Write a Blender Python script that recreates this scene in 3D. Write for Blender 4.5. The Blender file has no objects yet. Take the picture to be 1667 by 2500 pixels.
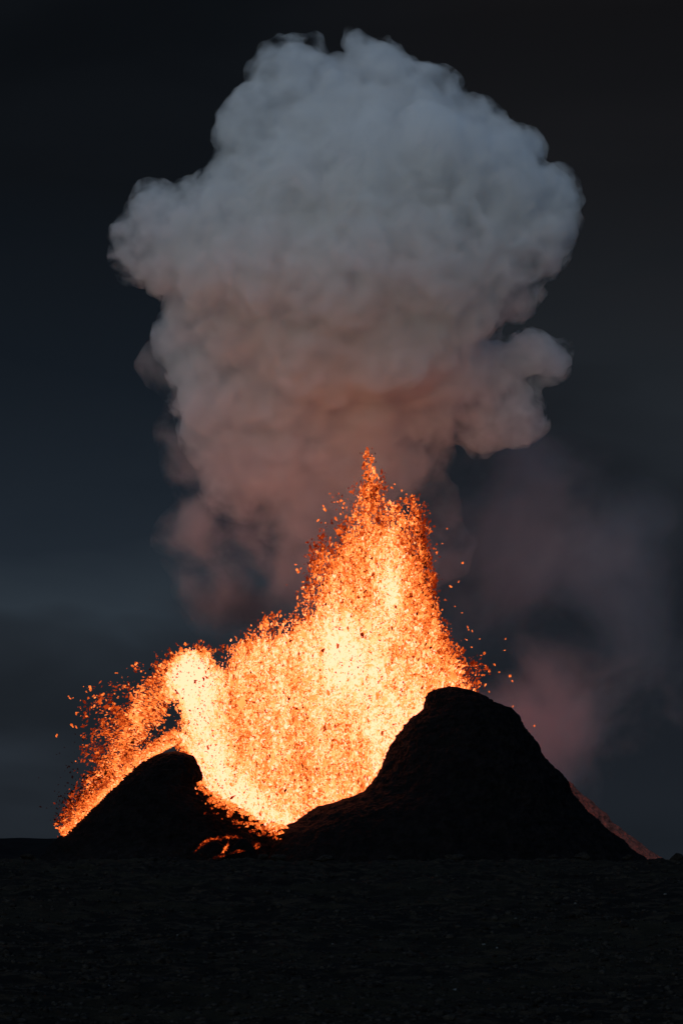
import bpy, math, random
import numpy as np
from mathutils import Vector

random.seed(7)
rng = np.random.default_rng(11)
S = bpy.context.scene
COL = S.collection

# ------------------------------------------------------------ camera
KPX = 1.4625e-4            # tangent of one photo pixel
HOR = 2110.0               # photo row of the camera's eye level
D0 = 800.0                 # distance of the fountain, metres
cam_d = bpy.data.cameras.new('camera')
cam = bpy.data.objects.new('camera', cam_d)
COL.objects.link(cam)
cam.location = (0, 0, 0)
cam.rotation_euler = (math.radians(90), 0, 0)
cam_d.sensor_fit = 'VERTICAL'
cam_d.sensor_height = 36.0
cam_d.lens = 36.0 / (2500 * KPX)
cam_d.shift_y = (HOR - 1250) / 2500
cam_d.clip_start = 1.0
cam_d.clip_end = 20000
S.camera = cam

# ------------------------------------------------------------ sky
SUN_EL, SUN_AZ = math.radians(9), math.radians(205)    # dusk light, low behind the camera
W = bpy.data.worlds.new('World')
S.world = W
W.use_nodes = True
nt = W.node_tree
nt.nodes.clear()
def N(t, kind, **kw):
    n = t.nodes.new(kind)
    for k, v in kw.items():
        if k.startswith('i_'):
            n.inputs[k[2:].replace('_', ' ')].default_value = v
        else:
            setattr(n, k, v)
    return n
def mathn(t, op, a, b=None, clamp=False, c=None):
    n = t.nodes.new('ShaderNodeMath'); n.operation = op; n.use_clamp = clamp
    for i, v in enumerate((a, b, c)):
        if v is None: continue
        if isinstance(v, (int, float)): n.inputs[i].default_value = v
        else: t.links.new(v, n.inputs[i])
    return n.outputs[0]
def smooth(t, v, a, b, lo=0.0, hi=1.0):
    n = t.nodes.new('ShaderNodeMapRange'); n.interpolation_type = 'SMOOTHSTEP'
    t.links.new(v, n.inputs['Value'])
    n.inputs['From Min'].default_value = a; n.inputs['From Max'].default_value = b
    n.inputs['To Min'].default_value = lo; n.inputs['To Max'].default_value = hi
    return n.outputs['Result']
def ramp(t, v, stops):
    n = t.nodes.new('ShaderNodeValToRGB')
    e = n.color_ramp.elements
    e[0].position = stops[0][0]; e[0].color = (*stops[0][1], 1)
    e[1].position = stops[-1][0]; e[1].color = (*stops[-1][1], 1)
    for p, c in stops[1:-1]:
        el = e.new(p); el.color = (*c, 1)
    t.links.new(v, n.inputs[0])
    return n.outputs[0]
def srgb(r, g, b):
    f = lambda c: (c/255/12.92) if c <= 10.3 else ((c/255 + .055)/1.055)**2.4
    return (f(r), f(g), f(b))
def mixc(t, fac, a, b, mode='MIX'):
    n = t.nodes.new('ShaderNodeMix'); n.data_type = 'RGBA'; n.blend_type = mode
    for i, v in ((0, fac), (6, a), (7, b)):
        if isinstance(v, (int, float)): n.inputs[i].default_value = v
        elif isinstance(v, tuple): n.inputs[i].default_value = (*v, 1)
        else: t.links.new(v, n.inputs[i])
    return n.outputs[2]

tc = N(nt, 'ShaderNodeTexCoord')
sep = N(nt, 'ShaderNodeSeparateXYZ')
nt.links.new(tc.outputs['Generated'], sep.inputs[0])
dx, dy, dz = sep.outputs
# open dusk sky above and behind the viewer
sky = N(nt, 'ShaderNodeTexSky', sky_type='NISHITA', sun_disc=False)
sky.sun_elevation = SUN_EL; sky.sun_rotation = SUN_AZ
sky.air_density = 1.0; sky.dust_density = 1.2; sky.ozone_density = 3.0
open_sky = mixc(nt, 1.0, sky.outputs[0], (0.40, 0.51, 0.61), 'MULTIPLY')
# heavy cloud bank filling the sky ahead
mp = N(nt, 'ShaderNodeMapping'); mp.inputs['Scale'].default_value = (9, 4, 26); mp.inputs['Location'].default_value = (3.1, 0.4, 2.2)
nt.links.new(tc.outputs['Generated'], mp.inputs[0])
nz = N(nt, 'ShaderNodeTexNoise', i_Scale=1.0, i_Detail=3.0, i_Roughness=0.45, i_Distortion=0.35)
nt.links.new(mp.outputs[0], nz.inputs['Vector'])
el = mathn(nt, 'ARCTAN2', dz, dy)                      # elevation straight ahead, radians
az = mathn(nt, 'ARCTAN2', dx, dy)
wob = mathn(nt, 'MULTIPLY_ADD', nz.outputs[0], 0.10, c=-0.05)
elw = mathn(nt, 'ADD', el, wob)
f = 1/0.5
bank_l = ramp(nt, mathn(nt, 'MULTIPLY', elw, f), [(0.0, srgb(30, 35, 41)), (0.06, srgb(31, 36, 42)), (0.135, srgb(37, 43, 50)), (0.19, srgb(42, 50, 58)),
                                  (0.25, srgb(29, 36, 44)), (0.36, srgb(19, 25, 32)), (0.50, srgb(13, 16, 20)), (1.0, srgb(11, 13, 16))])
bank_r = ramp(nt, mathn(nt, 'MULTIPLY', elw, f), [(0.0, srgb(27, 32, 38)), (0.10, srgb(26, 30, 36)), (0.22, srgb(27, 30, 36)), (0.34, srgb(31, 35, 40)),
                                  (0.46, srgb(24, 25, 28)), (0.60, srgb(17, 17, 19)), (1.0, srgb(14, 14, 16))])
bank = mixc(nt, smooth(nt, az, -0.05, 0.07), bank_l, bank_r)
var = smooth(nt, nz.outputs[0], 0.25, 0.75, 0.80, 1.20)
vc = N(nt, 'ShaderNodeVectorMath', operation='SCALE')
nt.links.new(bank, vc.inputs[0]); nt.links.new(var, vc.inputs['Scale'])
ahead = mathn(nt, 'MULTIPLY', smooth(nt, dy, 0.15, 0.75), smooth(nt, dz, 0.55, 0.85, 1.0, 0.0))
bg_sky = N(nt, 'ShaderNodeBackground'); bg_sky.inputs['Strength'].default_value = 0.15
bg_bank = N(nt, 'ShaderNodeBackground'); bg_bank.inputs['Strength'].default_value = 1.0
nt.links.new(open_sky, bg_sky.inputs[0]); nt.links.new(vc.outputs[0], bg_bank.inputs[0])
ms = N(nt, 'ShaderNodeMixShader')
nt.links.new(ahead, ms.inputs[0]); nt.links.new(bg_sky.outputs[0], ms.inputs[1]); nt.links.new(bg_bank.outputs[0], ms.inputs[2])
wo = N(nt, 'ShaderNodeOutputWorld')
nt.links.new(ms.outputs[0], wo.inputs[0])

# ------------------------------------------------------------ sun (the last cool daylight, from high behind the camera on the left)
sd = bpy.data.lights.new('sun', 'SUN')
sun = bpy.data.objects.new('sun', sd)
COL.objects.link(sun)
sd.energy = 0.35
sd.angle = math.radians(60)
sd.color = (0.72, 0.86, 1.0)
d = Vector((math.sin(math.radians(205))*0.55, math.cos(math.radians(205))*0.55, 0.83))   # towards the light
sun.rotation_euler = (-d).to_track_quat('-Z', 'Y').to_euler()

# ------------------------------------------------------------ render
S.view_settings.view_transform = 'Standard'
S.view_settings.look = 'None'
S.view_settings.exposure = 0.0
S.view_settings.gamma = 1.0
cy = S.cycles
cy.use_denoising = True
cy.denoiser = 'OPENIMAGEDENOISE'
cy.denoising_input_passes = 'RGB_ALBEDO_NORMAL'
cy.max_bounces = 10; cy.diffuse_bounces = 2; cy.glossy_bounces = 2; cy.volume_bounces = 8
cy.transparent_max_bounces = 16
cy.sample_clamp_indirect = 4.0
cy.volume_step_rate = 0.25
cy.volume_max_steps = 128
cy.use_adaptive_sampling = True
cy.adaptive_threshold = 0.02

# ------------------------------------------------------------ helpers
def at(px, py, Y=D0):
    return ((px - 833.5) * KPX * Y, Y, (HOR - py) * KPX * Y)

def tag(o, label=None, cat=None, group=None, kind=None):
    if label: o['label'] = label
    if cat: o['category'] = cat
    if group: o['group'] = group
    if kind: o['kind'] = kind
    return o

def hash3(ix, iy, iz, seed):
    h = (ix.astype(np.uint32) * np.uint32(374761393) ^ iy.astype(np.uint32) * np.uint32(668265263)
         ^ iz.astype(np.uint32) * np.uint32(2147483647 & 0x5bd1e995) ^ np.uint32(seed * 2654435 + 1013))
    h = (h ^ (h >> np.uint32(13))) * np.uint32(1274126177)
    h = (h ^ (h >> np.uint32(16))) * np.uint32(2246822519)
    return ((h ^ (h >> np.uint32(15))) & np.uint32(0xffffff)).astype(np.float64) / 0xffffff
def vnoise(p, seed=0):
    """value noise in -1..1 at points p (n,3)"""
    i = np.floor(p).astype(np.int64); f = p - i
    f = f*f*f*(f*(f*6-15)+10)
    out = 0
    for a in (0, 1):
        for b in (0, 1):
            for c in (0, 1):
                w = (f[:,0] if a else 1-f[:,0]) * (f[:,1] if b else 1-f[:,1]) * (f[:,2] if c else 1-f[:,2])
                out = out + w * hash3(i[:,0]+a, i[:,1]+b, i[:,2]+c, seed)
    return out*2-1
def fbm(p, octv=4, seed=0, gain=0.5, billow=False):
    s = 0; a = 1.0; t = 0
    for o in range(octv):
        v = vnoise(p * 2.03**o + 17.3*o, seed+o)
        if billow: v = 1 - 2*np.abs(v)
        s = s + a*v; t += a; a *= gain
    return s/t

def mesh_from(name, verts, faces, mat, smooth_=True, attrs=None, parent=None):
    """verts (n,3), faces (m,k) arrays with one polygon size"""
    me = bpy.data.meshes.new(name)
    verts = np.asarray(verts, np.float32); faces = np.asarray(faces, np.int32)
    k = faces.shape[1]
    me.vertices.add(len(verts)); me.vertices.foreach_set('co', verts.ravel())
    me.loops.add(faces.size); me.loops.foreach_set('vertex_index', faces.ravel())
    me.polygons.add(len(faces))
    me.polygons.foreach_set('loop_start', np.arange(0, faces.size, k, dtype=np.int32))
    me.polygons.foreach_set('loop_total', np.full(len(faces), k, np.int32))
    if smooth_: me.polygons.foreach_set('use_smooth', np.ones(len(faces), bool))
    me.update(calc_edges=True)
    for an, av in (attrs or {}).items():
        a = me.attributes.new(an, 'FLOAT', 'POINT')
        a.data.foreach_set('value', np.asarray(av, np.float32))
    me.materials.append(mat)
    o = bpy.data.objects.new(name, me)
    COL.objects.link(o)
    if parent is not None: o.parent = parent
    return o

def new_mat(name):
    m = bpy.data.materials.new(name); m.use_nodes = True
    m.node_tree.nodes.clear()
    out = m.node_tree.nodes.new('ShaderNodeOutputMaterial')
    return m, m.node_tree, out

# ------------------------------------------------------------ materials
def rock_mat(name, c1, c2, scale, bump, rough=0.9):
    m, t, out = new_mat(name)
    tcn = N(t, 'ShaderNodeTexCoord')
    n1 = N(t, 'ShaderNodeTexNoise', i_Scale=scale, i_Detail=8.0, i_Roughness=0.65)
    n2 = N(t, 'ShaderNodeTexVoronoi', i_Scale=scale*2.3)
    for n in (n1, n2): t.links.new(tcn.outputs['Object'], n.inputs['Vector'])
    f_ = smooth(t, n1.outputs[0], 0.38, 0.66)
    c = mixc(t, f_, c1, c2)
    p = N(t, 'ShaderNodeBsdfPrincipled', i_Roughness=rough)
    p.inputs['Specular IOR Level'].default_value = 0.05
    t.links.new(c, p.inputs['Base Color'])
    hgt = mathn(t, 'ADD', n1.outputs[0], mathn(t, 'MULTIPLY', n2.outputs['Distance'], 0.5))
    b = N(t, 'ShaderNodeBump', i_Strength=1.0, i_Distance=bump)
    t.links.new(hgt, b.inputs['Height']); t.links.new(b.outputs[0], p.inputs['Normal'])
    t.links.new(p.outputs[0], out.inputs[0])
    return m
M_cone = rock_mat('black_scoria', (0.0022, 0.002, 0.0024), (0.006, 0.005, 0.0055), 0.35, 0.8)
M_back = rock_mat('scoria_lava_light_red', (0.24, 0.075, 0.052), (0.34, 0.105, 0.072), 0.3, 0.8)  # red scoria, albedo raised and reddened to stand in for lava light
M_hill = rock_mat('dark_hill_soil', (0.003, 0.003, 0.0035), (0.006, 0.0055, 0.0055), 0.06, 3.0)
M_rock = rock_mat('weathered_lava_rock', (0.006, 0.005, 0.0045), (0.026, 0.023, 0.020), 5.0, 0.06)
M_pale = rock_mat('pale_stone', (0.10, 0.10, 0.10), (0.24, 0.24, 0.24), 9.0, 0.02)

def ground_mat():
    m, t, out = new_mat('mossy_lava_ground')
    tcn = N(t, 'ShaderNodeTexCoord')
    def nz_(s, det=6.0, r=0.6):
        n = N(t, 'ShaderNodeTexNoise', i_Scale=s, i_Detail=det, i_Roughness=r)
        t.links.new(tcn.outputs['Object'], n.inputs['Vector']); return n.outputs[0]
    big, mid, fine = nz_(0.18), nz_(1.6), nz_(11.0, 5.0, 0.7)
    base = mixc(t, smooth(t, mid, 0.46, 0.64), (0.003, 0.0022, 0.0015), (0.036, 0.026, 0.016))
    base = mixc(t, smooth(t, big, 0.45, 0.62, 0, 0.7), base, (0.022, 0.018, 0.009))       # moss
    base = mixc(t, smooth(t, fine, 0.58, 0.74, 0, 0.75), base, (0.045, 0.040, 0.033))     # lichen and dry stalks
    p = N(t, 'ShaderNodeBsdfPrincipled', i_Roughness=0.92)
    p.inputs['Specular IOR Level'].default_value = 0.1
    t.links.new(base, p.inputs['Base Color'])
    b = N(t, 'ShaderNodeBump', i_Strength=1.0, i_Distance=0.30)
    t.links.new(mathn(t, 'ADD', mid, mathn(t, 'MULTIPLY', fine, 0.6)), b.inputs['Height'])
    t.links.new(b.outputs[0], p.inputs['Normal'])
    t.links.new(p.outputs[0], out.inputs[0])
    return m
M_ground = ground_mat()

# molten rock is brighter in red than the picture can hold: red runs past 1 and clips, as in the overexposed photograph
GLOW = [(0.0, (0.010, 0.0015, 0.001)), (0.16, (0.24, 0.018, 0.003)), (0.34, (0.76, 0.092, 0.012)), (0.52, (1.25, 0.245, 0.038)),
        (0.70, (2.5, 0.49, 0.118)), (0.86, (3.3, 0.75, 0.27)), (1.0, (3.9, 0.90, 0.51))]
LAVA_GAIN = 4.0
HEAT = [(p, tuple(v/LAVA_GAIN for v in c)) for p, c in GLOW]
def lava_mat(name, sampling, grain=None, crust=False):
    m, t, out = new_mat(name)
    a = N(t, 'ShaderNodeAttribute', attribute_name='glow_level')
    h = a.outputs['Fac']
    if grain:
        tcn = N(t, 'ShaderNodeTexCoord')
        for sc, amp, det in grain:
            n = N(t, 'ShaderNodeTexNoise', i_Scale=sc, i_Detail=det, i_Roughness=0.6)
            t.links.new(tcn.outputs['Object'], n.inputs['Vector'])
            h = mathn(t, 'ADD', h, mathn(t, 'MULTIPLY', mathn(t, 'SUBTRACT', n.outputs[0], 0.5), amp))
    c = ramp(t, h, HEAT)
    e = N(t, 'ShaderNodeEmission', i_Strength=LAVA_GAIN)
    t.links.new(c, e.inputs[0]); t.links.new(e.outputs[0], out.inputs[0])
    m.cycles.emission_sampling = sampling
    return m
M_core = lava_mat('molten_lava', 'FRONT', grain=[(0.9, 1.0, 3.0), (0.22, 0.55, 2.0)])
M_drop = lava_mat('lava_droplets', 'NONE')
M_flow = lava_mat('lava_flow_surface', 'NONE', grain=[(0.55, 1.9, 4.0), (1.8, 1.0, 3.0)])

# ------------------------------------------------------------ ground: one sheet from below the camera past the horizon
def ground_h(x, y):
    p = np.stack([x, y, np.zeros_like(x)], 1)
    ys = [-60, 0, 20, 35, 60, 90, 105, 125, 150, 175, 200, 300, 600, 6000]
    zs = [-2.2, -2.1, -2.1, -2.05, -1.55, -0.80, -0.62, -0.55, -0.26, -0.10, -0.6, -3.2, -3.6, -5.0]
    z = np.interp(y, ys, zs)
    near = np.clip((260 - y)/80, 0, 1)
    z += near * (0.20*np.clip(y/90, 0.25, 1.3))*fbm(p/[14, 9, 9], 3, 3)
    z += near * (0.16+0.34*np.clip((y-60)/80, 0, 1))*fbm(p/[2.8, 2.4, 2.0], 4, 9, 0.6, billow=True)
    z += near * 0.05*fbm(p/0.45, 3, 21, 0.6)
    z += (1-near) * 0.5*fbm(p/30, 3, 5)
    return z
def build_ground():
    ys = np.concatenate([np.linspace(-60, 22, 14)[:-1], 1/np.linspace(1/22, 1/230, 760), np.geomspace(234, 9000, 70)])
    u = np.linspace(-1, 1, 620)
    wid = np.maximum(np.abs(ys)*0.17 + 6, 0)
    wid = np.where(ys > 230, wid*1.0, wid)
    u = u*0.62 + 0.38*np.sign(u)*np.abs(u)**9 * 1.0
    uu = u/np.abs(u).max()
    # beyond the picture's edges the columns spread quickly, so that the sheet is wide from any side
    spread = np.sign(uu)*(np.abs(uu)*1.0 + np.clip(np.abs(uu)-0.94, 0, 1)**2*9000)
    X = wid[:, None]*spread[None, :]
    Y = np.repeat(ys[:, None], len(u), 1)
    x, y = X.ravel(), Y.ravel()
    z = ground_h(x, y)
    n, m = X.shape
    idx = np.arange(n*m).reshape(n, m)
    F = np.stack([idx[:-1, :-1], idx[:-1, 1:], idx[1:, 1:], idx[1:, :-1]], -1).reshape(-1, 4)
    o = mesh_from('ground', np.stack([x, y, z], 1), F, M_ground)
    tag(o, 'dark mossy lava ground rising to a rocky crest', 'ground', kind='structure')
build_ground()

# ------------------------------------------------------------ cones: stacked rings between a left and a right slope line
def loft(name, left, right, Y, mat, depth, zbot_px=2150, amp=1.0, rough=0.0, rings=230, segs=420, seed=1, top_soft=0.8):
    """left/right: slope outlines as (px, py) from top down. depth: (top, bottom) half depth in metres, lean by cy."""
    L = np.array(left, float); R = np.array(right, float)
    ytop = max(L[:, 1].min(), R[:, 1].min())
    tt = np.linspace(0, 1, rings)**1.25
    py = ytop + (zbot_px - ytop)*tt
    xl = np.interp(py, L[:, 1], L[:, 0]); xr = np.interp(py, R[:, 1], R[:, 0])
    k = KPX*Y
    cx = ((xl+xr)/2 - 833.5)*k; hw = (xr-xl)/2*k; z = (HOR-py)*k
    dt, db = depth
    hd = dt + (db-dt)*tt**0.8
    hd = hd*np.clip(np.sqrt(1-(1-np.clip(tt/0.10, 0, 1))**2), 0.02, 1)
    th = np.linspace(0, 2*math.pi, segs, endpoint=False)
    V = np.stack([cx[:, None] + hw[:, None]*np.cos(th), Y + hd[:, None]*np.sin(th), np.repeat(z[:, None], segs, 1)], -1)
    P = V.reshape(-1, 3)
    nrm = np.stack([np.cos(th)/1.0, np.sin(th)/1.0, np.full_like(th, 0.35)], -1)
    nrm = np.tile(nrm, (rings, 1))
    fade = np.repeat(np.clip(tt/0.04, 0.15, 1), segs)
    dsp = amp*(1.1*fbm(P/9, 3, seed) + 0.85*fbm(P/3.2, 4, seed+8, 0.65, billow=True) + 0.38*fbm(P/1.1, 3, seed+15, 0.7))
    P = P + nrm*(dsp*fade)[:, None]
    top = P[:segs].mean(0)[None] + [[0, 0, 0.25]]
    V = np.concatenate([P, top])
    idx = np.arange(rings*segs).reshape(rings, segs)
    nx = np.roll(idx, -1, 1)
    F = np.stack([idx[:-1], idx[1:], nx[1:], nx[:-1]], -1).reshape(-1, 4)
    cap = np.stack([np.full(segs, rings*segs), idx[0], nx[0], nx[0]], -1)
    me_f = np.concatenate([F])
    o = mesh_from(name, V, me_f, mat)
    # cap triangles
    import bmesh
    bm = bmesh.new(); bm.from_mesh(o.data); bm.verts.ensure_lookup_table()
    for a, b, c, _ in cap:
        fc = bm.faces.new((bm.verts[a], bm.verts[b], bm.verts[c])); fc.smooth = True
    bmesh.ops.recalc_face_normals(bm, faces=bm.faces)
    bm.to_mesh(o.data); bm.free()
    return o

right_L = [(1094, 1676), (1071, 1681), (1052, 1693), (1043, 1708), (1042, 1732), (1012, 1752), (990, 1769), (986, 1781), (971, 1798), (966, 1810),
           (954, 1840), (929, 1889), (915, 1906), (898, 1930), (893, 1934), (862, 1946), (818, 1961), (785, 1972), (749, 1991), (722, 2009), (701, 2017),
           (684, 2024), (669, 2034), (651, 2047), (640, 2058), (625, 2074), (590, 2110), (560, 2150)]
right_R = [(1098, 1676), (1120, 1678), (1154, 1690), (1189, 1708), (1218, 1722), (1242, 1728), (1262, 1747), (1274, 1776), (1301, 1810), (1340, 1864),
           (1382, 1913), (1389, 1938), (1423, 1977), (1463, 2011), (1536, 2070), (1597, 2114), (1650, 2150)]
c_right = loft('volcanic_cone', right_L, right_R, 772, M_cone, (5, 46), seed=2)
tag(c_right, 'tall black spatter cone right of the fountain, in silhouette with a blunt overhanging top', 'volcanic cone', kind='structure')
left_L = [(427, 1834), (407, 1837), (382, 1846), (357, 1854), (332, 1869), (303, 1902), (274, 1931), (237, 1964), (199, 2004), (168, 2035), (150, 2048), (120, 2080), (70, 2150)]
left_R = [(431, 1834), (452, 1838), (469, 1846), (479, 1861), (482, 1877), (489, 1894), (490, 1915), (515, 1939), (552, 1960), (589, 1980), (614, 1999),
          (651, 2022), (690, 2050), (740, 2090), (800, 2150)]
c_left = loft('volcanic_cone', left_L, left_R, 772, M_cone, (5, 34), seed=31)
tag(c_left, 'low black spatter cone left of the fountain with lava raining down its outer slope', 'volcanic cone', kind='structure')
back_L = [(1180, 1800), (1100, 1850), (1000, 1950), (900, 2150)]
back_R = [(1190, 1800), (1290, 1840), (1384, 1912), (1409, 1933), (1433, 1952), (1453, 1972), (1477, 1994), (1507, 2026), (1536, 2050), (1585, 2079), (1624, 2104), (1700, 2150)]
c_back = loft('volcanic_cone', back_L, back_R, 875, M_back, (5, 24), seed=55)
tag(c_back, 'rear scoria slope tinted red for lava light, behind the tall right cone', 'volcanic cone', kind='structure')

def far_hill():
    n, m = 200, 60
    px = np.linspace(-900, 520, n)
    top = np.interp(px, [-900, -500, -200, 0, 60, 110, 160, 220, 320, 420, 520], [2085, 2060, 2050, 2046, 2047, 2051, 2049, 2052, 2060, 2075, 2125])
    Yh = 1250
    X = (px-833.5)*KPX*Yh; Z = (HOR-top)*KPX*Yh
    s = np.linspace(-1, 1, m)
    prof = (1-np.abs(s)**1.6)
    XX = np.repeat(X[:, None], m, 1); YY = Yh + 160*np.repeat(s[None], n, 0)
    ZZ = -5 + (Z[:, None]+5)*prof[None]
    P = np.stack([XX, YY, ZZ], -1).reshape(-1, 3)
    P[:, 2] += 0.9*fbm(P/22, 4, 77)
    idx = np.arange(n*m).reshape(n, m)
    F = np.stack([idx[:-1, :-1], idx[1:, :-1], idx[1:, 1:], idx[:-1, 1:]], -1).reshape(-1, 4)
    o = mesh_from('hill', P, F, M_hill)
    tag(o, 'low dark hill on the far left horizon', 'hill', kind='structure')
far_hill()

# ------------------------------------------------------------ maps of the eruption, in its own upright plane
G = 4                                                   # photo px per cell
GW, GH = 1667//G + 1, 2500//G + 1
gx, gy = np.meshgrid(np.arange(GW)*G + G/2, np.arange(GH)*G + G/2)
def fill(poly):
    p = np.array(poly, float); inside = np.zeros(gx.shape, bool)
    j = len(p)-1
    for i in range(len(p)):
        c = ((p[i, 1] > gy) != (p[j, 1] > gy)) & (gx < (p[j, 0]-p[i, 0])*(gy-p[i, 1])/(p[j, 1]-p[i, 1]+1e-9)+p[i, 0])
        inside ^= c; j = i
    return inside.astype(float)
def blur(a, r):
    r = max(1, int(r/G))
    k = np.ones(2*r+1)/(2*r+1)
    for _ in range(3):
        a = np.apply_along_axis(lambda v: np.convolve(v, k, 'same'), 0, a)
        a = np.apply_along_axis(lambda v: np.convolve(v, k, 'same'), 1, a)
    return a
def samp(mp_, x, y):
    u = np.clip(x/G-0.5, 0, GW-1.001); v = np.clip(y/G-0.5, 0, GH-1.001)
    i = u.astype(int); j = v.astype(int); fu = u-i; fv = v-j
    return (mp_[j, i]*(1-fu)*(1-fv) + mp_[j, i+1]*fu*(1-fv) + mp_[j+1, i]*(1-fu)*fv + mp_[j+1, i+1]*fu*fv)
def stroke(pts, w):
    """soft line through pts with widths w"""
    out = np.zeros(gx.shape)
    pts = np.array(pts, float); w = np.interp(np.arange(len(pts)), np.arange(len(w)), w) if len(w) != len(pts) else np.array(w, float)
    for a, b, wa, wb in zip(pts[:-1], pts[1:], w[:-1], w[1:]):
        L2 = ((b-a)**2).sum()
        t = np.clip(((gx-a[0])*(b[0]-a[0]) + (gy-a[1])*(b[1]-a[1]))/L2, 0, 1)
        d2 = (gx-a[0]-t*(b[0]-a[0]))**2 + (gy-a[1]-t*(b[1]-a[1]))**2
        out = np.maximum(out, np.exp(-d2/(2*(wa+(wb-wa)*t)**2)))
    return out
def blob(x, y, sx, sy):
    return np.exp(-((gx-x)/sx)**2/2 - ((gy-y)/sy)**2/2)

dense = fill([(505, 1990), (470, 1900), (458, 1830), (452, 1745), (425, 1700), (400, 1700), (418, 1650), (450, 1608), (485, 1592), (512, 1600), (530, 1645), (562, 1665),
              (572, 1600), (600, 1575), (640, 1570), (700, 1565), (740, 1530), (785, 1500), (800, 1430), (818, 1385), (845, 1345), (880, 1315), (910, 1300),
              (950, 1300), (985, 1325), (1010, 1375), (1040, 1430), (1060, 1510), (1080, 1590), (1110, 1660), (1140, 1720), (1060, 1860), (920, 2000),
              (780, 2060), (640, 2060), (560, 2010)])
outer = fill([(500, 2000), (470, 1900), (440, 1830), (400, 1800), (330, 1850), (240, 1940), (150, 2045), (140, 2030), (200, 1940), (250, 1850), (290, 1760), (340, 1680),
              (390, 1620), (440, 1590), (490, 1575), (520, 1600), (540, 1640), (555, 1600), (565, 1560), (610, 1540), (640, 1500), (690, 1510), (720, 1470),
              (750, 1420), (765, 1360), (795, 1335), (835, 1280), (862, 1215), (888, 1175), (903, 1135), (926, 1170), (945, 1215), (985, 1240), (1022, 1290),
              (1048, 1360), (1072, 1460), (1094, 1560), (1124, 1620), (1165, 1700), (1140, 1740), (900, 2010), (780, 2060), (600, 2060)])
dens = 0.30*blur(outer, 8)**1.6 + 1.0*blur(dense, 10)**1.3
tower = fill([(895, 1185), (925, 1190), (950, 1250), (1010, 1260), (1034, 1320), (1062, 1400), (1086, 1560), (1135, 1660), (1000, 1700), (760, 1560), (790, 1400), (845, 1290), (870, 1220)])
dens += 0.20*blur(tower, 7)**1.5 + 0.05*blur(outer, 34)
# dark pocket under the left arch
pocket = 1 - 0.74*np.clip(stroke([(438, 1712), (425, 1750), (395, 1790), (350, 1830)], [10, 19, 13, 8])*1.4, 0, 1)
dens *= pocket
# thin bright band along the left cone
band = stroke([(160, 2030), (240, 1950), (330, 1862), (390, 1815), (430, 1793), (465, 1815), (480, 1850)], [4, 5, 5, 6, 7, 8, 7])
dens += 0.7*band
dens += 0.15*stroke([(440, 1615), (370, 1660), (310, 1745), (260, 1850), (205, 1960), (155, 2035)], [20, 28, 34, 30, 20, 9])*pocket
dens += 0.15*stroke([(425, 1690), (375, 1760), (320, 1830), (250, 1910)], [18, 20, 18, 12])*pocket
dens += 0.05*blob(250, 1735, 42, 50)*(gx < 420)
dens += 0.45*stroke([(895, 1100), (905, 1150), (900, 1200)], [7, 12, 18]) + 0.25*stroke([(820, 1225), (840, 1240), (830, 1290)], [8, 8, 10])
dens += 0.5*stroke([(990, 1225), (1010, 1225), (1030, 1290), (1040, 1370)], [10, 14, 12, 12])
dens += 0.30*stroke([(760, 1410), (775, 1350), (790, 1300)], [14, 12, 10]) + 0.3*stroke([(1120, 1600), (1150, 1640), (1160, 1680)], [14, 18, 14])

heat = 0.36*blur(outer, 12) + 0.20*blur(dense, 14)
heat += 0.42*blob(855, 1620, 50, 62) + 0.38*blob(955, 1440, 20, 70) + 0.24*blob(818, 1560, 34, 90) + 0.45*blob(485, 1650, 42, 50)
heat += 0.42*stroke([(470, 1680), (500, 1760), (520, 1850), (560, 1920), (640, 1985), (690, 2010)], [36, 38, 34, 30, 26, 22])
heat += 0.14*blob(830, 1760, 90, 80) + 0.26*blob(985, 1790, 60, 90) + 0.20*blob(720, 1600, 50, 40) + 0.12*blob(610, 1640, 40, 50) + 0.10*blob(870, 1290, 30, 40)
heat -= 0.10*blob(1050, 1520, 40, 110) + 0.13*blob(960, 1330, 110, 90) + 0.06*blob(740, 1860, 90, 90) + 0.06*blob(640, 1800, 60, 60)
heat += 0.26*band
heat += 0.34*stroke([(895, 1100), (905, 1160)], [14, 14]) + 0.22*blob(1010, 1260, 26, 50)
heat = np.clip(heat + 0.075, 0.16, 1.2)

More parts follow.
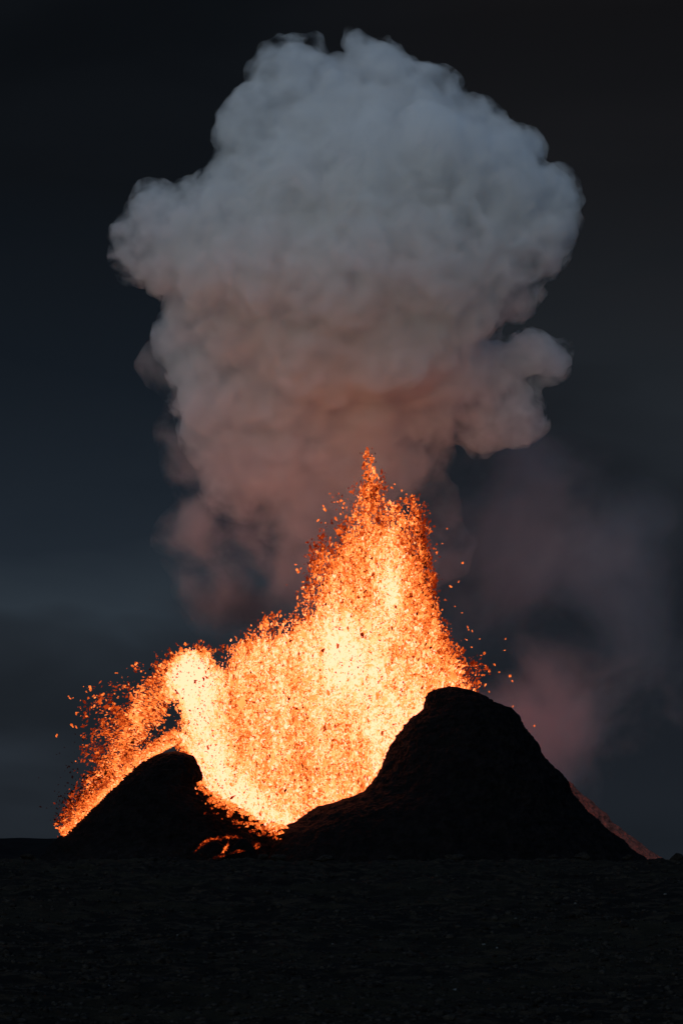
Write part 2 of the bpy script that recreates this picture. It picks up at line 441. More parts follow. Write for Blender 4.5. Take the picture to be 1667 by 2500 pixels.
# ------------------------------------------------------------ lava spray: tumbling irregular clots
PHI = (1+5**.5)/2
octa = np.array([[1, 0, 0], [-1, 0, 0], [0, 1, 0], [0, -1, 0], [0, 0, 1], [0, 0, -1]], float)
octf = np.array([[0, 2, 4], [2, 1, 4], [1, 3, 4], [3, 0, 4], [2, 0, 5], [1, 2, 5], [3, 1, 5], [0, 3, 5]])
def rand_rot(n):
    q = rng.normal(size=(n, 4)); q /= np.linalg.norm(q, axis=1)[:, None]
    w, x, y, z = q.T
    return np.stack([np.stack([1-2*(y*y+z*z), 2*(x*y-z*w), 2*(x*z+y*w)], -1),
                     np.stack([2*(x*y+z*w), 1-2*(x*x+z*z), 2*(y*z-x*w)], -1),
                     np.stack([2*(x*z-y*w), 2*(y*z+x*w), 1-2*(x*x+y*y)], -1)], 1)
def clots(name, C, R, H, mat, parent=None, elong=1.6, flow=None, stretch=0.4):
    n = len(C)
    T = octa[None]*(1 + 0.42*rng.normal(size=(n, 6, 1)).clip(-1, 1.3)) + 0.2*rng.normal(size=(n, 6, 3))
    sc = np.stack([np.exp(rng.normal(0, .28, n))*elong**.5, np.exp(rng.normal(0, .3, n)), np.exp(rng.normal(0, .3, n))/elong**.4], 1)
    T = T*sc[:, None]*R[:, None, None]
    T = np.einsum('nij,nkj->nki', rand_rot(n), T)
    if flow is not None:                                 # melt torn out along its path
        st = np.clip(np.exp(np.abs(rng.normal(0, stretch, n))), 1, 1.9) - 1
        T = T + (st[:, None]*np.einsum('nkj,nj->nk', T, flow))[:, :, None]*flow[:, None]
    T = T + C[:, None]
    F = (octf[None] + 6*np.arange(n)[:, None, None]).reshape(-1, 3)
    return mesh_from(name, T.reshape(-1, 3), F, mat, smooth_=False, attrs={'glow_level': np.repeat(H, 6) + 0.05*rng.normal(size=6*n)}, parent=parent)

def sample_spray(n, box, pw=1.0, clump=0.5, lo=0.12):
    out = []
    tot = 0
    while tot < n:
        m = n*3
        x = rng.uniform(box[0], box[2], m); y = rng.uniform(box[1], box[3], m)
        d_ = samp(dens, x, y)
        q = np.stack([x, y*0.9, np.zeros(m)], 1)
        c = 0.5+0.5*fbm(q/26, 3, 41, 0.6); c2 = 0.5+0.5*fbm(q/9, 2, 61)
        edge = np.clip(1.1-d_, 0, 1)                     # raggedness grows towards thin parts
        k_ = d_**pw*(np.clip(1-edge*clump*1.9, 0.08, 1) + edge*clump*3.4*np.clip((c-0.48)*3, 0, 1)*(0.35+1.2*np.clip((c2-0.42)*3, 0, 1)))
        ok = (rng.uniform(0, 1.1, m) < k_) & (d_ > 0.02)
        s = np.stack([x[ok], y[ok]], 1); out.append(s); tot += len(s)
    return np.concatenate(out)[:n]

k0 = KPX*D0
def depth_half(x, y):                                    # half thickness of the molten core in metres
    return 2 + 11*np.clip(samp(dens_soft, x, y), 0, 1)**0.8
dens_soft = np.clip(blur(dense, 40)*1.5-0.35, 0, 1)

def droplets(n, box, rmin, rmax, hj, name, parent, dark=0.05, pw=1.0, thr=None, clump=0.5):
    P2 = sample_spray(n, box, pw, clump)
    if thr is not None: P2 = P2[thr(P2)]
    x, y = P2.T
    th = depth_half(x, y)
    side = np.where(rng.uniform(size=len(x)) < 0.78, -1, 1)
    Y = D0 + side*(th*rng.uniform(0.75, 1.0, len(x)) + np.abs(rng.normal(0, 2.2, len(x))))
    C = np.stack([(x-833.5)*k0, Y, (HOR-y)*k0], 1)
    d_ = samp(dens, x, y)
    R = np.clip((rmin + (rmax-rmin)*0.20)*np.exp(rng.normal(0, 0.42, len(x))), rmin*0.7, rmax)
    q = np.stack([x, y, np.zeros(len(x))], 1)
    h = samp(heat, x, y) + hj*rng.normal(size=len(x)) + 0.24*fbm(q/[16, 40, 20], 4, 91, 0.65) + 0.22*fbm(q/[34, 200, 20], 3, 95)
    h = np.where(d_ < 0.6, np.clip(h, 0.14, 0.82), h)
    dk = rng.uniform(size=len(x)) < dark
    h = np.where(dk, rng.uniform(0.0, 0.3, len(x)), h)
    lean = np.interp(x, [200, 380, 470, 560, 1000, 1200], [-0.95, -0.85, -0.25, -0.05, 0.08, 0.6])
    up = np.interp(x, [200, 380, 470], [-0.75, 0.55, 1.0])
    fl = np.stack([lean, 0*x, up], 1) + 0.18*rng.normal(size=(len(x), 3)); fl /= np.linalg.norm(fl, axis=1)[:, None]
    return clots(name, C, R, h, M_drop, parent, flow=fl)

def empty(name, loc):
    o = bpy.data.objects.new(name, None); COL.objects.link(o); o.location = loc
    return o
def adopt(o, root):
    """parent without moving: shift mesh data into the root's frame"""
    co = np.empty(len(o.data.vertices)*3, np.float32); o.data.vertices.foreach_get('co', co)
    co = co.reshape(-1, 3) - np.array(root.location, np.float32)
    o.data.vertices.foreach_set('co', co.ravel()); o.data.update()
    o.parent = root
    return o

# --- main fountain
FB = at(700, 2030, D0)
fountain = empty('lava_fountain', FB)
tag(fountain, 'tall glowing fountain of molten lava bursting up between the two black cones', 'lava fountain')
def build_core(cut):
    step = 5
    xs = np.arange(380, 1180, step); ys = np.arange(1240, 2070, step)
    X, Yp = np.meshgrid(xs, ys)
    q = np.stack([X.ravel(), Yp.ravel(), np.zeros(X.size)], 1).astype(float)
    d_ = samp(blur(dense, 7), q[:, 0], q[:, 1]) + 0.22*fbm(q/24, 4, 13, 0.65)
    inside = (d_ > 0.72).reshape(X.shape) & cut(X, Yp)
    x, y = q[:, 0], q[:, 1]
    th = depth_half(x, y)*0.78*np.clip((d_-0.70)*4, 0.05, 1)
    base = np.stack([(x-833.5)*k0, np.full(x.size, D0), (HOR-y)*k0], 1)
    lump = 1.3*fbm(base/3.5, 4, 5, 0.6)
    fr = base.copy(); fr[:, 1] -= th + lump*np.clip(th, 0, 1)
    bk = base.copy(); bk[:, 1] += th + lump*np.clip(th, 0, 1)
    n = x.size
    idx = np.arange(n).reshape(X.shape)
    cell = inside[:-1, :-1] & inside[1:, :-1] & inside[1:, 1:] & inside[:-1, 1:]
    a, b, c, d4 = idx[:-1, :-1], idx[1:, :-1], idx[1:, 1:], idx[:-1, 1:]
    Ff = np.stack([a, b, c, d4], -1)[cell]
    Fb = Ff[:, ::-1] + n
    # rim faces
    e = {}
    for f4 in Ff:
        for i in range(4):
            e[(f4[i], f4[(i+1) % 4])] = 1
    rim = [(u2, v2) for (u2, v2) in e if (v2, u2) not in e]
    Fr = np.array([[v2, u2, u2+n, v2+n] for u2, v2 in rim])
    F = np.concatenate([Ff, Fb, Fr])
    V = np.concatenate([fr, bk])
    h = samp(heat, x, y) - 0.03
    used = np.unique(F); remap = np.zeros(2*n, int); remap[used] = np.arange(len(used))
    return V[used], remap[F], np.concatenate([h, h])[used]
isleft = lambda x, y: x < 548 - (y-1650)*0.02
V, F, H = build_core(lambda x, y: ~((x < 545) & (y < 1780)))
adopt(mesh_from('molten_core', V, F, M_core, attrs={'glow_level': H}), fountain)
BR = (545, 1090, 1260, 2060)
notarch = lambda P: ~((P[:, 0] < 545) & (P[:, 1] < 1860)) 
o = droplets(180000, (470, 1100, 1230, 2050), 0.10, 0.45, 0.20, 'lava_spray', None, dark=0.035, thr=notarch)
o['kind'] = 'stuff'; adopt(o, fountain)
o = droplets(11000, (470, 1090, 1230, 2040), 0.20, 0.66, 0.16, 'lava_clots', None, dark=0.05, thr=lambda P: notarch(P) & (samp(dens, P[:, 0], P[:, 1]) < 1.9), clump=0.62)
o['kind'] = 'stuff'; adopt(o, fountain)

# --- arching jet over the left cone
arch = empty('lava_fountain', at(500, 1960, D0))
tag(arch, 'lower lava jet arching left over the left cone in a pale yellow hump', 'lava fountain')
V, F, H = build_core(lambda x, y: (x < 550) & (y < 1785))
adopt(mesh_from('molten_core', V, F, M_core, attrs={'glow_level': H}), arch)
o = droplets(46000, (120, 1560, 549, 2050), 0.10, 0.46, 0.15, 'lava_spray', None, dark=0.09, thr=lambda P: ~((P[:, 0] > 470) & (P[:, 1] > 1860)))
o['kind'] = 'stuff'; adopt(o, arch)

# --- spatter sliding down the outer slope of the left cone, in front of and over its skin
def slope_spatter():
    n = 12000
    t = rng.uniform(0, 1, n)**0.8
    px = np.interp(t, [0, .25, .5, .75, 1], [430, 340, 255, 200, 155]); py = np.interp(t, [0, .25, .5, .75, 1], [1812, 1860, 1942, 1996, 2040])
    wide = rng.uniform(size=n) < 0.62
    off = np.where(wide, rng.exponential(1, n)*np.interp(t, [0, .4, 1], [14, 26, 12]), np.abs(rng.normal(0, 3.5, n))) - 2
    q = np.stack([px/22, off/9, np.zeros(n)], 1)                # streaks run along the slope
    keep = (fbm(q, 3, 71, 0.6) > -0.05) | (off < 3)
    t, px, py, off = t[keep], px[keep], py[keep], off[keep]; n = len(t)
    px = px - off*0.62; py = py - off*0.72 + rng.normal(0, 2, n)
    Y = 776 + rng.normal(0, 6, n)
    C = np.stack([(px-833.5)*KPX*Y, Y, (HOR-py)*KPX*Y], 1)
    h = 0.66 - 0.012*off + 0.17*rng.normal(size=n) - 0.12*t
    R = 0.11+0.36*rng.beta(1.3, 4, n)
    o = clots('lava_spatter', C, R, h, M_drop)
    tag(o, 'streak of orange lava spatter raining down the outer left slope', 'lava spatter', kind='stuff')
slope_spatter()

# --- hot rubble on the inner slope of the left cone
def inner_slope():
    n = 8000
    t = rng.uniform(0, 1, n)
    px = np.interp(t, [0, .3, .6, .8, 1], [488, 530, 590, 630, 700]); py = np.interp(t, [0, .3, .6, .8, 1], [1905, 1950, 1980, 2010, 2026])
    off = rng.exponential(1, n)*np.interp(t, [0, .5, 1], [9, 26, 10])
    py2 = py + off - 8; px2 = px - off*0.35
    q = np.stack([px2, py2, np.zeros(n)], 1)
    keep = (fbm(q/[14, 6, 6], 3, 33) > -0.12 + 0.012*off)
    px2, py2, off = px2[keep], py2[keep], off[keep]
    Y = 766 - rng.uniform(0, 12, len(px2)) - off*0.35
    C = np.stack([(px2-833.5)*KPX*Y, Y, (HOR-py2)*KPX*Y], 1)
    h = 0.60 - 0.014*off + 0.16*rng.normal(size=len(px2))
    o = clots('lava_spatter', C, 0.12+0.42*rng.beta(1.3, 4, len(px2)), h, M_drop)
    tag(o, 'red glowing spatter scattered over the inner slope above the breach', 'lava spatter', kind='stuff')
inner_slope()

# --- lava clots flying clear of the fountain, each its own thing
def lumpy(seed, parts):
    """one ragged clot mesh made of fused lumps"""
    r = np.random.default_rng(seed)
    import bmesh
    bm = bmesh.new()
    p = np.zeros(3)
    for i in range(parts):
        b = bmesh.ops.create_icosphere(bm, subdivisions=2, radius=1.0)
        s = r.uniform(0.3, 0.85, 3)
        for v in b['verts']:
            v.co = Vector(((v.co.x*s[0]+p[0]), (v.co.y*s[1]+p[1]), (v.co.z*s[2]+p[2])))
        p = p + r.normal(0, 0.5, 3)
    co = np.array([v.co[:] for v in bm.verts])
    dd = 0.35*fbm(co*1.3, 3, seed)
    for v, q in zip(bm.verts, dd): v.co *= 1+q
    me = bpy.data.meshes.new('lava_clot'); bm.to_mesh(me); bm.free()
    a = me.attributes.new('glow_level', 'FLOAT', 'POINT')
    hh = 0.46 + 0.4*fbm(co*1.3, 2, seed+3)
    a.data.foreach_set('value', hh.astype(np.float32))
    me.materials.append(M_drop)
    return me
clot_me = [lumpy(s, 2 + s % 4) for s in range(9)]
def fly(px, py, size, label, group, Y=D0-14):
    o = bpy.data.objects.new('lava_clot', random.choice(clot_me)); COL.objects.link(o)
    Y = Y + random.uniform(-6, 6)
    o.location = at(px, py, Y)
    o.scale = [0.62*size*random.uniform(.6, 1.4) for _ in range(3)]
    o.rotation_euler = [random.uniform(0, 6.28) for _ in range(3)]
    tag(o, label, 'lava clot', group)
left_spots = [(168, 1700), (180, 1703), (205, 1676), (212, 1690), (222, 1684), (228, 1700), (237, 1698), (249, 1697), (224, 1728), (232, 1722), (190, 1740), (187, 1742),
              (211, 1749), (262, 1740), (268, 1730), (260, 1752), (178, 1773), (187, 1776), (203, 1818), (206, 1824), (222, 1858), (240, 1838), (185, 1858), (240, 1795),
              (140, 1794), (315, 1672), (322, 1682), (320, 1695), (324, 1626), (286, 1643), (226, 1857), (206, 1918), (204, 1930), (164, 1964), (136, 2012), (146, 2020),
              (290, 1700), (280, 1718), (300, 1735), (250, 1770), (345, 1640), (360, 1660)]
for i, (x, y) in enumerate(left_spots):
    fly(x, y, random.choice([.35, .45, .6, .8]), 'small ragged orange lava clot flung into the dark sky left of the arch', 'clots flung left of the fountain')
right_spots = [(1077, 1328), (1064, 1340), (1066, 1352), (1098, 1430), (1120, 1418), (1090, 1290), (1050, 1290), (1126, 1496), (1143, 1537), (1152, 1540), (1170, 1560), (1122, 1590),
               (1150, 1580), (1182, 1596), (1195, 1638), (1217, 1641), (1243, 1650), (1185, 1625), (1173, 1600), (1230, 1588), (1251, 1664), (1160, 1632), (1176, 1648), (1206, 1622),
               (1194, 1690), (1250, 1727), (1303, 1771), (1142, 1667), (1168, 1676), (1233, 1560), (1110, 1480), (1135, 1560), (1129, 1375)]
for x, y in right_spots:
    fly(x, y, random.choice([.3, .4, .5, .65]), 'small red hot lava clot thrown clear to the right of the tall fountain', 'clots thrown right of the fountain')
tip = [(892, 1107), (898, 1112), (905, 1118), (912, 1121), (897, 1133), (903, 1141), (908, 1150), (900, 1158), (912, 1165), (909, 1172), (895, 1168), (920, 1158), (888, 1160)]
for x, y in tip:
    fly(x, y, random.choice([.7, .9, 1.05]), 'bright lava clot at the very tip of the tall fountain', 'clots at the tip of the fountain', Y=D0-3)
mid = [(815, 1226), (825, 1225), (834, 1222), (840, 1228), (836, 1238), (832, 1256), (820, 1268), (790, 1236), (806, 1205), (955, 1190), (962, 1182), (980, 1200), (976, 1215), (700, 1428),
       (735, 1387), (742, 1420), (720, 1378), (787, 1345), (797, 1365), (660, 1508), (648, 1512), (610, 1540), (575, 1555), (725, 1390), (730, 1398), (775, 1272)]
for x, y in mid:
    fly(x, y, random.choice([.4, .55, .75]), 'ragged orange lava clot loose above the sloping left shoulder or flank of the tall fountain', 'clots along the flanks of the fountain', Y=D0-3)

# ------------------------------------------------------------ glowing flow streaks at the breach, lying on the cone foot
def streak(pts, w, heat_, label, Yc=738, thick=0.5):
    P = np.array(pts, float)
    n = 40
    t = np.linspace(0, 1, n)
    ti = np.linspace(0, 1, len(P))
    px = np.interp(t, ti, P[:, 0]); py = np.interp(t, ti, P[:, 1])
    q = np.stack([px, py, np.zeros(n)], 1)
    ww = w*np.sin(np.clip(t, .03, .97)*math.pi)**0.6*np.clip(1+1.3*fbm(q/3, 2, int(P[0, 0])), 0.15, 2)
    tx = np.gradient(px); ty = np.gradient(py); L = np.hypot(tx, ty)
    nx_, ny_ = -ty/L, tx/L
    rows = []
    m = 12
    for j in range(m):
        a = 2*math.pi*j/m
        ox = px + nx_*ww*math.cos(a); oy = py + ny_*ww*math.cos(a)
        Y = Yc + 0*px - thick*math.sin(a)
        rows.append(np.stack([(ox-833.5)*KPX*Yc, Y, (HOR-oy)*KPX*Yc], 1))
    V = np.stack(rows, 1).reshape(-1, 3)
    idx = np.arange(n*m).reshape(n, m); nx2 = np.roll(idx, -1, 1)
    F = np.stack([idx[:-1], idx[1:], nx2[1:], nx2[:-1]], -1).reshape(-1, 4)
    V += 0.12*rng.normal(size=V.shape)
    h = np.tile(np.sin(2*math.pi*np.arange(m)/m), n).clip(0, 1)**0.8*(heat_+0.30)*np.repeat(np.sin(np.clip(t, .05, .95)*math.pi)**0.5, m) - 0.30
    o = mesh_from('lava_flow', V, F, M_flow, attrs={'glow_level': h})
    tag(o, label, 'lava flow', 'glowing flows at the foot of the breach')
streak([(559, 2052), (555, 2066), (548, 2076), (541, 2086)], 3.6, 0.40, 'steep bright orange lava trickle between two dark mounds')
streak([(474, 2082), (495, 2062), (512, 2050), (535, 2047), (555, 2044), (575, 2042), (590, 2046)], 5.0, 0.16, 'long dull red lava seam curving over the left mound')
streak([(558, 2085), (575, 2079), (598, 2077)], 3.6, 0.26, 'short flat lava tongue at the foot of the mounds')
streak([(616, 2057), (628, 2064), (636, 2060)], 6.0, 0.26, 'small glowing lava patch at the right end of the breach')
streak([(520, 2096), (535, 2091), (552, 2087)], 3.2, 0.14, 'faint dark red lava seam lowest of the streaks')

def mound(px, py, w, h, Y, label):
    import bmesh
    bm = bmesh.new(); bmesh.ops.create_icosphere(bm, subdivisions=5, radius=1)
    co = np.array([v.co[:] for v in bm.verts])
    dd = 0.18*fbm(co*2, 4, int(px))
    k = KPX*Y
    for v, q in zip(bm.verts, dd):
        v.co = Vector((v.co.x*w*k*(1+q), v.co.y*w*k*0.7*(1+q), v.co.z*h*k*(1+q)))
    me = bpy.data.meshes.new('lava_mound'); bm.to_mesh(me); bm.free()
    for p in me.polygons: p.use_smooth = True
    me.materials.append(M_cone)
    o = bpy.data.objects.new('lava_mound', me); COL.objects.link(o); o.location = at(px, py, Y)
    tag(o, label, 'lava mound', 'crusted mounds in the breach')
mound(515, 2100, 50, 48, 745, 'crusted black lava mound under the long red seam')
mound(596, 2098, 40, 50, 745, 'rounded dark lava mound right of the bright trickle')

# ------------------------------------------------------------ smoke
def vol_mat(name, density, color, noise=None, aniso=0.0, falloff=False, zfade=None):
    m, t, out = new_mat(name)
    p = N(t, 'ShaderNodeVolumePrincipled')
    p.inputs['Color'].default_value = (*color, 1)
    p.inputs['Anisotropy'].default_value = aniso
    p.inputs['Density'].default_value = density
    if noise or falloff:
        tcn = N(t, 'ShaderNodeTexCoord')
        dsock = None
        if noise:
            sc, a_, b_, det = noise
            n = N(t, 'ShaderNodeTexNoise', i_Scale=sc, i_Detail=det, i_Roughness=0.55, i_Distortion=0.4)
            geo = N(t, 'ShaderNodeNewGeometry')
            t.links.new(geo.outputs['Position'], n.inputs['Vector'])
            dsock = smooth(t, n.outputs[0], a_, b_)
        if falloff:                                       # ragged towards the rim: noise lifted near the middle, sunk near the edge
            ln = N(t, 'ShaderNodeVectorMath', operation='LENGTH')
            t.links.new(tcn.outputs['Object'], ln.inputs[0])
            core = mathn(t, 'MULTIPLY', mathn(t, 'SUBTRACT', 0.62, ln.outputs['Value']), 1.5)
            swing = mathn(t, 'MULTIPLY', mathn(t, 'SUBTRACT', n.outputs[0], 0.5), 4.6)
            dsock = mathn(t, 'MULTIPLY', smooth(t, mathn(t, 'ADD', core, swing), -0.1, 1.0), smooth(t, ln.outputs['Value'], 0.6, 0.98, 1.0, 0.0))
        if zfade:
            sp = N(t, 'ShaderNodeSeparateXYZ')
            t.links.new(geo.outputs['Position'], sp.inputs[0])
            dsock = mathn(t, 'MULTIPLY', dsock, smooth(t, sp.outputs[2], *zfade))
        t.links.new(mathn(t, 'MULTIPLY', dsock, density), p.inputs['Density'])
    else:
        m.cycles.homogeneous_volume = True
    t.links.new(p.outputs[0], out.inputs['Volume'])
    return m

def ico_arrays(sub):
    import bmesh
    bm = bmesh.new(); bmesh.ops.create_icosphere(bm, subdivisions=sub, radius=1)
    v = np.array([x.co[:] for x in bm.verts]); f_ = np.array([[q.index for q in x.verts] for x in bm.faces]); bm.free()
    return v, f_
ICO_V, ICO_F = ico_arrays(3)
def cloud_mesh(name, spheres, mat, voxel, disp, kids=16, seed=3, kid_r=(0.24, 0.46), squash=0.9, back=44, grow=0):
    """fused puffs: every puff carries smaller puffs on its skin, then billowed finely"""
    r = np.random.default_rng(seed)
    VV, FF = [], []; n = 0
    for (px, py, rp, dy_) in spheres:
        Y = D0 + back + dy_*0.6 + np.interp(py, [200, 600, 1000, 1300], [-14, -12, 12, 18])
        c = np.array(at(px, py, Y)); R = (rp+grow)*KPX*Y
        items = [(c, R)]
        for _ in range(kids):
            v = r.normal(size=3); v /= np.linalg.norm(v)
            kr = R*r.uniform(*kid_r)
            kc = c + v*(R - kr*0.68)
            items.append((kc, kr))
            for _ in range(2):
                v2 = v + 0.9*r.normal(size=3); v2 /= np.linalg.norm(v2)
                kr2 = kr*r.uniform(0.3, 0.5)
                items.append((kc + v2*(kr-kr2*0.4), kr2))
        for (cc, rr) in items:
            VV.append(ICO_V*rr*[1, squash, 1] + cc); FF.append(ICO_F + n); n += len(ICO_V)
    o = mesh_from(name, np.concatenate(VV), np.concatenate(FF), mat)
    def bake(vox, smooth_it):
        md = o.modifiers.new('fuse', 'REMESH'); md.mode = 'VOXEL'; md.voxel_size = vox; md.use_smooth_shade = True
        if smooth_it:
            m2 = o.modifiers.new('soften', 'SMOOTH'); m2.factor = 0.5; m2.iterations = smooth_it
        dg = bpy.context.evaluated_depsgraph_get()
        me = bpy.data.meshes.new_from_object(o.evaluated_get(dg))
        o.modifiers.clear()
        old = o.data; o.data = me; bpy.data.meshes.remove(old)
        return me
    me = bake(voxel*1.2, 3)
    for step_ in disp:
        nv = len(me.vertices)
        co = np.empty(nv*3, np.float32); me.vertices.foreach_get('co', co); co = co.reshape(-1, 3).astype(float)
        no = np.empty(nv*3, np.float32); me.vertex_normals.foreach_get('vector', no); no = no.reshape(-1, 3)
        warp = np.stack([fbm(co/14, 2, 201), fbm(co/14, 2, 202), fbm(co/14, 2, 203)], 1)*2.0
        d_ = 0
        for sc, am, bl in step_:
            d_ = d_ + am*fbm((co+warp)/sc, 2, int(sc*7)+seed, 0.5, billow=bl)
        co = co + no*d_[:, None]
        me.vertices.foreach_set('co', co.astype(np.float32).ravel()); me.update()
        me = bake(voxel, 0)
    nv = len(me.vertices)
    if not me.materials: me.materials.append(mat)
    print(name, nv)
    return o

M_plume = vol_mat('dense_smoke', 0.135, (0.952, 0.952, 0.965), noise=(0.055, 0.27, 0.66, 7.0), zfade=(at(0, 1340)[2], at(0, 860)[2]))
plume = [  # px, py, radius px, depth offset
    (715, 195, 92, 10), (760, 300, 130, 5), (640, 320, 100, 0), (930, 205, 85, 16), (1040, 250, 85, 22), (850, 260, 110, 18), (1150, 320, 75, 26), (960, 330, 130, 10),
    (1225, 385, 85, 14), (1325, 480, 78, 8), (1345, 560, 60, 6), (1300, 600, 80, 2), (1180, 470, 130, -2), (1050, 400, 130, -14), (900, 470, 180, -8), (720, 460, 150, -6),
    (590, 420, 70, 2), (570, 530, 120, -4), (470, 530, 85, -2), (400, 545, 85, 2), (345, 590, 66, 4), (345, 640, 48, 0), (430, 640, 80, 2), (520, 650, 100, -6),
    (680, 620, 150, -12), (850, 650, 170, -18), (1030, 620, 170, -14), (1180, 620, 120, -8), (1238, 712, 66, -4), (1110, 740, 110, -12), (960, 800, 160, -14),
    (780, 800, 170, -6), (600, 770, 120, 2), (490, 770, 85, 6), (440, 830, 62, 8), (500, 890, 80, 4), (495, 975, 68, -8), (560, 960, 85, 0), (1090, 890, 110, -8),
    (1210, 905, 68, -4), (1300, 865, 52, -2), (1350, 880, 42, 2), (1230, 985, 72, -6), (1270, 1030, 52, -6), (1180, 1030, 62, -2), (1040, 980, 100, 2), (900, 960, 130, 6), (700, 950, 140, 8),
    (870, 100, 22, 20), (900, 112, 20, 20),
    (700, 1100, 150, 14), (590, 1060, 115, 10), (860, 1090, 130, 16), (505, 1040, 60, 8), (960, 1120, 85, 14), (590, 1170, 95, 14), (730, 1220, 115, 18), (850, 1220, 105, 20),
]
p1 = cloud_mesh('smoke_plume', plume, M_plume, 0.7, [[(16, 2.0, True), (7, 1.2, True)], [(3.4, 1.3, True)]], grow=-7)
tag(p1, 'huge billowing grey and pink smoke cloud towering above the fountain', 'smoke', kind='stuff')

M_wisp = vol_mat('torn_smoke_wisps', 0.12, (0.952, 0.952, 0.965), noise=(0.15, 0.42, 0.66, 6.0), zfade=(at(0, 1400)[2], at(0, 900)[2]))
pw = cloud_mesh('smoke_wisps', plume, M_wisp, 0.9, [[(8, 2.0, True), (3.6, 1.5, True)], [(1.8, 0.8, True)]], kids=16, seed=21, grow=3)
pw['kind'] = 'stuff'; pw.parent = p1
M_thin = vol_mat('thin_smoke', 0.060, (0.86, 0.80, 0.79), noise=(0.06, 0.42, 0.72, 6.0), zfade=(at(0, 1570)[2], at(0, 1150)[2]))
lower = [(560, 1040, 120, 0), (500, 1120, 95, 2), (450, 1040, 70, 6), (600, 1160, 150, -4), (560, 1250, 110, 2), (700, 1100, 150, 4), (820, 1080, 150, 6), (960, 1080, 110, 8),
         (700, 1270, 150, 4), (620, 1380, 140, 8), (820, 1230, 150, 10), (1000, 1180, 95, 6), (1040, 1260, 85, 6), (1030, 1090, 90, 8), (780, 1380, 150, 10), (440, 960, 50, 6),
         (1060, 1350, 90, 10), (400, 900, 60, 6), (560, 1430, 130, 10), (690, 1470, 140, 12), (470, 1330, 90, 10)]
p2 = cloud_mesh('rising_smoke', lower, M_thin, 1.8, [[(18, 3.0, True), (7, 1.4, True)]], kids=8, seed=9)
tag(p2, 'thin brownish smoke rising behind the fountain into the big cloud', 'smoke', kind='stuff')

M_soft = vol_mat('drifting_smoke', 0.011, (0.82, 0.68, 0.68), noise=(0.022, 0.36, 0.66, 4.0), falloff=True)
M_warm = vol_mat('smoke_lava_light_tint', 0.055, (0.96, 0.70, 0.64), noise=(0.020, 0.28, 0.70, 5.0), falloff=True)  # the lava's warm light is put into the smoke colour
M_dark = vol_mat('dark_smoke', 0.07, (0.22, 0.17, 0.17), noise=(0.025, 0.28, 0.66, 4.0), falloff=True)
def puff(px, py, rx, ry, Y, mat, label, depth=1.0):
    o = mesh_from('drifting_smoke', ICO_V, ICO_F, mat)
    k = KPX*Y
    o.location = at(px, py, Y); o.scale = (rx*k, depth*(rx+ry)/2*k, ry*k)
    tag(o, label, 'smoke', kind='stuff')
puff(1290, 1330, 460, 400, 935, M_soft, 'mauve smoke drifting right of the tall fountain')
puff(1500, 1500, 360, 420, 1000, M_soft, 'wide brown smoke veil at the right edge halfway up')
puff(1370, 1800, 400, 330, 922, M_warm, 'smoke tinted pink for lava light, low behind the right cone')
puff(490, 1490, 290, 150, 920, M_dark, 'dark grey smoke bank left of the fountain shoulder')
M_dust = vol_mat('low_dust', 0.0035, (0.75, 0.68, 0.68), noise=(0.006, 0.3, 0.7, 1.0), falloff=True)
puff(830, 2125, 1100, 130, 690, M_dust, 'thin dusty haze hugging the feet of the cones', depth=0.12)

# ------------------------------------------------------------ foreground rocks
def rock_mesh(seed, sub=3):
    import bmesh
    bm = bmesh.new(); bmesh.ops.create_icosphere(bm, subdivisions=sub, radius=1)
    co = np.array([v.co[:] for v in bm.verts])
    r = np.random.default_rng(seed)
    for _ in range(9):                                    # chop flat faces
        n = r.normal(size=3); n /= np.linalg.norm(n); lim = r.uniform(0.5, 0.85)
        dd = co@n; co = co - np.clip(dd-lim, 0, None)[:, None]*n
    co *= (1+0.30*fbm(co*2.2, 4, seed)[:, None])
    for v, c in zip(bm.verts, co): v.co = Vector(c)
    me = bpy.data.meshes.new('boulder'); bm.to_mesh(me); bm.free()
    return me
def ground_point(px, py):
    """where the sight line through a photo point meets the ground"""
    Y = np.linspace(24, 200, 1800)
    x = (px-833.5)*KPX*Y; z = (HOR-py)*KPX*Y
    g = ground_h(x, Y)
    i = np.argmax(g > z) if (g > z).any() else len(Y)-1
    return x[i], Y[i], g[i]
def crest_point(px):
    Y = np.linspace(120, 200, 300); x = (px-833.5)*KPX*Y
    g = ground_h(x, Y); i = np.argmax(g/Y)
    return x[i], Y[i], g[i]
crest = [(1652, 20, 11, 'pale flat boulder on the skyline at the right edge'), (1105, 28, 9, 'long low boulder on the skyline in front of the tall cone'),
         (1425, 22, 8, 'blunt boulder on the skyline under the right slope of the tall cone'), (640, 14, 7, 'dark boulder on the skyline below the small lava patch'),
         (685, 22, 8, 'humped boulder on the skyline just right of the breach'), (795, 26, 8, 'broad boulder on the skyline left of the tall cone foot'),
         (960, 15, 6, 'small pointed stone on the skyline below the tall cone left foot'), (370, 18, 5, 'low stone on the skyline under the left cone'),
         (70, 18, 6, 'flat stone on the skyline at the far left'), (1350, 13, 6, 'small knobbly stone left of the blunt skyline boulder'), (1535, 12, 6, 'small dark stone where the rear slope meets the skyline')]
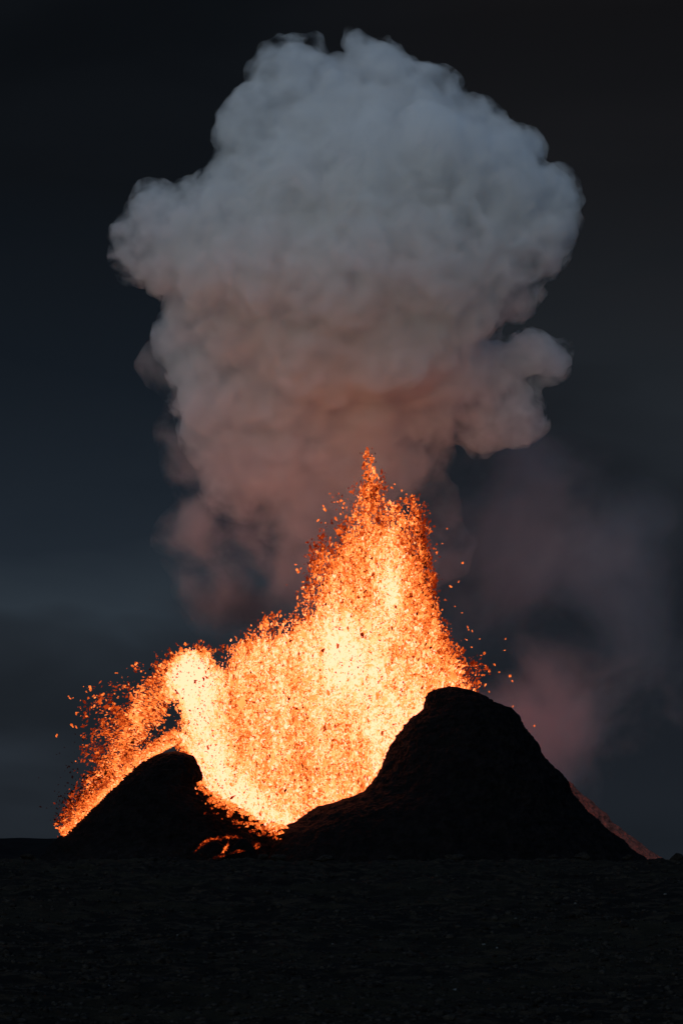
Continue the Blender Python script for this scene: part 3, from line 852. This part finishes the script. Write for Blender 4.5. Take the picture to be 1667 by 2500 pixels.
for i, (px, w, h, lab) in enumerate(crest):
    me = rock_mesh(100+i); me.materials.append(M_rock)
    o = bpy.data.objects.new('boulder', me); COL.objects.link(o)
    x, Y, g = crest_point(px)
    k = KPX*Y
    o.location = (x, Y, g + h*k*0.3); o.scale = (w*k*1.1, w*k*0.8, h*k*1.4); o.rotation_euler = (0, 0, random.uniform(-.4, .4))
    tag(o, lab, 'boulder', 'boulders along the crest')
pale = [(437, 2284, 8, 'small white stone left of centre on the dark ground'), (1403, 2206, 5, 'pale stone high on the right of the dark ground'), (1257, 2243, 4, 'small pale stone below the tall cone in mid ground'),
        (1180, 2307, 6, 'greenish pale stone beside a white one'), (1213, 2315, 6, 'white stone just right of the greenish one'), (935, 2325, 8, 'flat pale stone in the middle of the dark ground'),
        (1112, 2418, 9, 'wide grey stone low in the dark ground'), (812, 2306, 4, 'tiny upright pale stone near the middle'), (1622, 2186, 5, 'pale stone near the right edge under the crest'), (264, 2411, 7, 'faint reddish stone low on the left')]
for i, (px, py, w, lab) in enumerate(pale):
    me = rock_mesh(300+i, 2); me.materials.append(M_pale)
    o = bpy.data.objects.new('stone', me); COL.objects.link(o)
    x, Y, g = ground_point(px, py)
    k = KPX*Y
    o.location = (x, Y, g); o.scale = (w*k, w*k*.8, w*k*.5); o.rotation_euler = (0, 0, random.uniform(0, 3))
    tag(o, lab, 'stone', 'pale stones on the dark ground')
def rubble():
    n = 9000
    t = rng.uniform(0, 1, n)
    Y = 1/(1/26 + t*(1/200-1/26)); x = rng.uniform(-0.15, 0.15, n)*Y
    g = ground_h(x, Y)
    base = [rock_mesh(500+i, 1) for i in range(6)]
    arr = [np.array([v.co[:] for v in b.vertices]) for b in base]
    fa = np.array([list(p.vertices) for p in base[0].polygons])
    R = (0.03+0.15*rng.beta(1.2, 7, n))*(0.6+Y/90)
    VV = np.empty((n, len(arr[0]), 3))
    for i in range(n):
        VV[i] = arr[i % 6]
    VV = np.einsum('nij,nkj->nki', rand_rot(n), VV)*[1, 1, 0.7]*R[:, None, None]
    VV += np.stack([x, Y, g+R*0.15], 1)[:, None]
    F = (fa[None]+len(arr[0])*np.arange(n)[:, None, None]).reshape(-1, 3)
    o = mesh_from('rubble', VV.reshape(-1, 3), F, M_rock, smooth_=False)
    tag(o, 'loose dark lava rubble strewn over the foreground', 'rubble', kind='stuff')
rubble()
